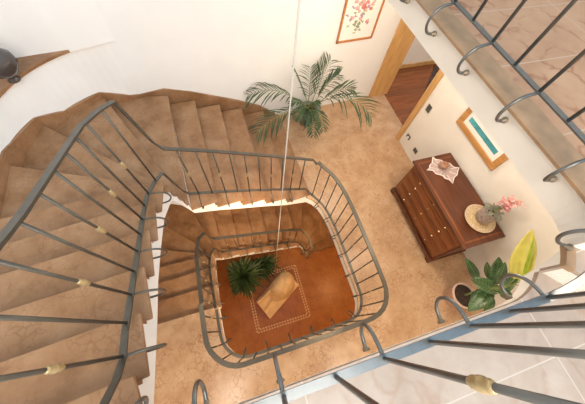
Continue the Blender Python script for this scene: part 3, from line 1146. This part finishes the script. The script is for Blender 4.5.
def face_leaf(base, tip, width, mat, droop=.25, fold=.22, tilt=0.0, vein=True, shape=shp, name='leaf', stalk=None):
    base, tip = Vector(base), Vector(tip)
    d = tip - base
    view = (Vector((0, 0, HC)) - base.lerp(tip, .5)).normalized()
    side = d.cross(view)
    if tilt:
        side = Matrix.Rotation(tilt, 3, d.normalized()) @ side
    lb = MB()
    dd = d.normalized() + Vector((0, 0, droop * .5))
    rows = lb.blade(base, dd, d.length, width, droop=droop, n=10, fold=fold, shape=shape, side=side)
    o = lb.build(name, mat, bp, smooth=True, solid=.003)
    if vein:
        vb = MB()
        nrm = (rows[5][4] - rows[5][0]).cross(rows[6][2] - rows[5][2]).normalized()
        if nrm.dot(view) < 0:
            nrm = -nrm
        up = nrm * .004
        vb.tube([r_[2] + up for r_ in rows], [.004 * (1 - .06 * i) for i in range(len(rows))], 5)
        for i in range(2, 9):
            for e_ in (0, 4):
                j_ = min(i + 1, 10)
                vb.tube([rows[i][2] + up, rows[j_][2].lerp(rows[j_][e_], .85) + up], .0014, 4)
        vb.build('midrib', 'vein', o)
    if stalk is not None:
        sbm = MB()
        sbm.tube([Vector(stalk), Vector(stalk).lerp(base, .6) + Vector((0, 0, .01)), base], .005, 6)
        sbm.build('stalk', 'palmstem', o, smooth=True)
    return o


def on_stem(t_):
    return sb.lerp(st_top, t_)


LV = [((478, 281), 3.40, (465, 258), 3.25, .12, .30, .35), ((489, 279), 3.20, (487, 262), 3.00, .10, .45, -.5), ((493, 284), 3.15, (499, 257), 2.95, .15, .55, .3),
      ((500, 292), 3.10, (471, 279), 3.15, .17, .55, .1), ((492, 288), 3.20, (468, 311), 3.30, .19, .45, .15), ((500, 294), 3.00, (519, 267), 2.75, .13, .65, -.2),
      ((484, 290), 3.35, (470, 300), 3.45, .12, .2, .5), ((497, 284), 3.05, (505, 262), 2.85, .11, .6, .6), ((492, 296), 3.25, (484, 312), 3.25, .12, .3, -.4), ((503, 290), 2.95, (510, 300), 2.95, .12, .75, .4)]
for (bx, Zb, tx, Zt, wd, ts, tl) in LV:
    face_leaf(at(*bx, Zb), at(*tx, Zt), wd, 'leaf', tilt=tl, stalk=on_stem(ts))
yb, yt = at(514, 279, 2.72), at(532, 229, 2.28)
face_leaf(yb, yt, .20, 'yellow', droop=.05, fold=.35, tilt=.25, vein=False, shape=shp2, name='yellow_leaf', stalk=st_top)
face_leaf(yb + Vector((.02, -.04, .02)), yt + Vector((.02, -.03, -.02)), .17, 'lime', droop=.05, fold=.55, tilt=-.7, vein=False, shape=shp2, name='lime_leaf', stalk=st_top)
face_leaf(yb + Vector((.02, -.07, .03)), yt + Vector((.03, -.075, -.05)), .12, 'yellow', droop=.05, fold=.4, tilt=-.3, vein=False, shape=shp2, name='yellow_leaf', stalk=st_top)

# ------------------------------------------------------------------ down in the hall
def bush(name, c, hgt, rad, n, label, pot_r, ymax):
    root = empty(name, (c[0], c[1], 0), label, 'plant')
    m = MB()
    m.lathe([(pot_r * .75, 0), (pot_r * .8, .01), (pot_r, .30), (pot_r * 1.05, .31), (pot_r * 1.05, .34), (pot_r * .9, .34), (pot_r * .88, .29)], (c[0], c[1], 0), 24)
    m.build('pot', 'terra', root, smooth=True)
    m = MB()
    m.lathe([(.001, .29), (pot_r * .88, .29), (.001, .31)], (c[0], c[1], 0), 16)
    m.build('soil', 'soil', root)
    m = MB()
    m.tube([(c[0], c[1], .28), (c[0] + .01, c[1], hgt * .6), (c[0], c[1], hgt)], [.03, .025, .02], 8)
    m.build('trunk', 'stem', root, smooth=True)
    m = MB()
    for k in range(n):
        a_ = k * 2.39996
        el = math.asin(-.35 + 1.33 * ((k + .5) / n))
        d_ = Vector((math.cos(a_) * math.cos(el), math.sin(a_) * math.cos(el), math.sin(el)))
        ln = rad * random.uniform(.62, 1.2)
        m.blade(Vector((c[0], c[1], hgt - .08 + .12 * random.random())) + d_ * .03, d_, ln, .046, droop=.55, n=5, fold=.35)
    for v in m.bm.verts:
        if v.co.y > ymax:
            v.co.y = ymax - (v.co.y - ymax) * .2
        if v.co.x < -.575:
            v.co.x = -.575 + (-.575 - v.co.x) * .2
    m.build('foliage', 'bush', root)


bush('yucca_plant', (-.31, 1.12), .98, .45, 140, 'spiky dark green plant on the hall floor beside the carved stone block', .17, 1.47)
bush('yucca_plant.001', (.14, 1.34), .62, .40, 100, 'smaller darker spiky plant half hidden behind the other plant, under the lower stairs', .14, 1.47)

# carved stone: rough block carrying a smooth rounded form with ridges
o0 = Vector((-.165, .65, 0))
u = Vector((.86, .535, 0)).normalized()
v_ = Vector((.43, -.90, 0)).normalized()
LU, LV_ = 1.0, .50
sc = empty('stone_sculpture', tuple(o0 + u * LU / 2 + v_ * LV_ / 2), 'pale carved stone block with rounded form lying inside the inlaid floor border', 'sculpture')
b = MB()
cn = [o0, o0 + v_ * LV_, o0 + v_ * LV_ + u * LU, o0 + u * LU]
b.poly_prism([(c_.x, c_.y) for c_ in cn], .13, 0)
b.build('block', 'stone', sc, bevel=.012)
b = MB()
NU, NV = 46, 26
rows = []
for i in range(NU + 1):
    row = []
    for k in range(NV + 1):
        s_, t_ = i / NU, k / NV
        h = 0
        du, dv = (s_ - .68) / .36, (t_ - .42) / .56
        rr = du * du + dv * dv
        if rr < 1:
            h = max(h, .42 * math.sqrt(1 - rr))
        # ridges fanning down to the foot of the block
        if s_ < .55:
            taper = (s_ / .55)
            r1_ = abs(t_ - (.12 + .10 * s_))
            r2_ = abs(t_ - (.62 - .28 * s_))
            h = max(h, (.09 + .14 * taper) * max(0, 1 - r1_ / .14) ** .7, (.035 + .10 * taper) * max(0, 1 - r2_ / .10) ** .8, .04 * taper)
        band = abs(s_ - (.40 + .22 * t_))
        if band < .035:
            h += .06 * (1 - band / .035)
        band = abs(s_ - (.80 - .25 * (t_ - .2) ** 2 * 4))
        if band < .04 and rr < 1:
            h -= .05 * (1 - band / .04)
        q_ = o0 + u * LU * s_ + v_ * LV_ * t_
        row.append(Vector((q_.x, q_.y, .128 + h)))
    rows.append(row)
b.quadstrip(rows)
b.build('carving', 'stone', sc, smooth=True)

# cord hanging down the well
b = MB()
cb = at(275.2, 271, 6.10)
b.tube([(cb.x, cb.y, cb.z), (cb.x, cb.y, 4.5), (cb.x, cb.y, 8.0)], .0048, 8)
tag(b.build('hanging_cord', 'cord', smooth=True), 'thin pale cord hanging straight down the middle of the stairwell', 'cord')

# ------------------------------------------------------------------ light
w = bpy.data.worlds.new('sky')
S.world = w
w.use_nodes = True
t = w.node_tree
bg = t.nodes['Background']
tc = t.nodes.new('ShaderNodeTexCoord')
vm = t.nodes.new('ShaderNodeVectorMath')
vm.operation = 'DOT_PRODUCT'
vm.inputs[1].default_value = (.45, -.20, .87)          # the open, blue part of the sky
t.links.new(tc.outputs['Generated'], vm.inputs[0])
rp = t.nodes.new('ShaderNodeValToRGB')
rp.color_ramp.elements[0].position, rp.color_ramp.elements[0].color = .74, (.55, .49, .42, 1)
rp.color_ramp.elements[1].position, rp.color_ramp.elements[1].color = .90, (.70, 1.25, 1.8, 1)
t.links.new(vm.outputs['Value'], rp.inputs['Fac'])
t.links.new(rp.outputs['Color'], bg.inputs['Color'])
bg.inputs['Strength'].default_value = .95


def lamp(name, kind, loc, power, col, size=.15, rot=None):
    l = bpy.data.lights.new(name, kind)
    l.energy = power
    l.color = col
    if kind == 'AREA':
        l.size = size
    else:
        l.shadow_soft_size = size
    o = bpy.data.objects.new(name, l)
    o.location = loc
    if rot:
        o.rotation_euler = rot
    C.objects.link(o)
    return o


lamp('window_daylight', 'AREA', (.1, -3.5, 7.2), 240, (1, .92, .82), 3.0, rot=(math.radians(68), 0, 0))
lamp('overhead_fill', 'AREA', (.2, -1.7, 8.8), 115, (1, .92, .82), 1.8, rot=(math.radians(25), 0, 0))  # added overhead light standing in for a skylight, no fixture
lamp('landing_fill', 'POINT', (2.3, .9, D(1.45)), 32, (1, .87, .70), .15)  # unseen lights added below the gallery to brighten the landing
lamp('landing_fill', 'POINT', (2.3, 2.5, D(1.45)), 30, (1, .87, .70), .15)
lamp('landing_fill', 'AREA', (1.2, -1.2, D(1.6)), 26, (1, .84, .64), .3)  # unseen downlights added to fill the near landing and lower flight
lamp('landing_fill', 'AREA', (-1.0, -.9, D(1.6)), 26, (1, .85, .68), .3)
lamp('overhead_fill', 'POINT', (-1.9, .1, 8.3), 50, (1, .90, .76), .3)  # unseen fill added at upper left to brighten the gallery fascia
sl = lamp('stair_fill_spot', 'SPOT', (1.0, -.6, D(1.7)), 340, (1, .74, .46), .12)  # unseen spot added to brighten the lower flight
sl.data.spot_size = math.radians(42)
sl.data.spot_blend = .45
sl.rotation_euler = (Vector((-.85, 2.1, 1.7)) - Vector((1.0, -.6, D(1.7)))).to_track_quat('-Z', 'Y').to_euler()
sl = lamp('stair_fill_spot', 'SPOT', (-.5, -.5, D(1.7)), 420, (1, .72, .44), .10)  # second added spot, unseen, brings out the lower treads' edges
sl.data.spot_size = math.radians(38)
sl.data.spot_blend = .45
sl.rotation_euler = (Vector((.6, 2.4, 1.3)) - Vector((-.5, -.5, D(1.7)))).to_track_quat('-Z', 'Y').to_euler()
lamp('hall_lamp', 'POINT', (2.1, .6, 2.2), 30, (1, .55, .20), .15)
lamp('hall_lamp', 'POINT', (.3, -1.0, 2.2), 18, (1, .55, .20), .15)
lamp('hall_lamp', 'POINT', (-1.3, -.3, 2.2), 13, (1, .55, .20), .15)
lamp('room_lamp', 'POINT', (5.2, 3.0, F1 + 2.2), 40, (1, .78, .55), .15)

S.view_settings.view_transform = 'Standard'
S.view_settings.look = 'None'
S.view_settings.gamma = 1
S.view_settings.exposure = 0
S.view_settings.use_curve_mapping = False
S.cycles.max_bounces = 8
S.cycles.diffuse_bounces = 5
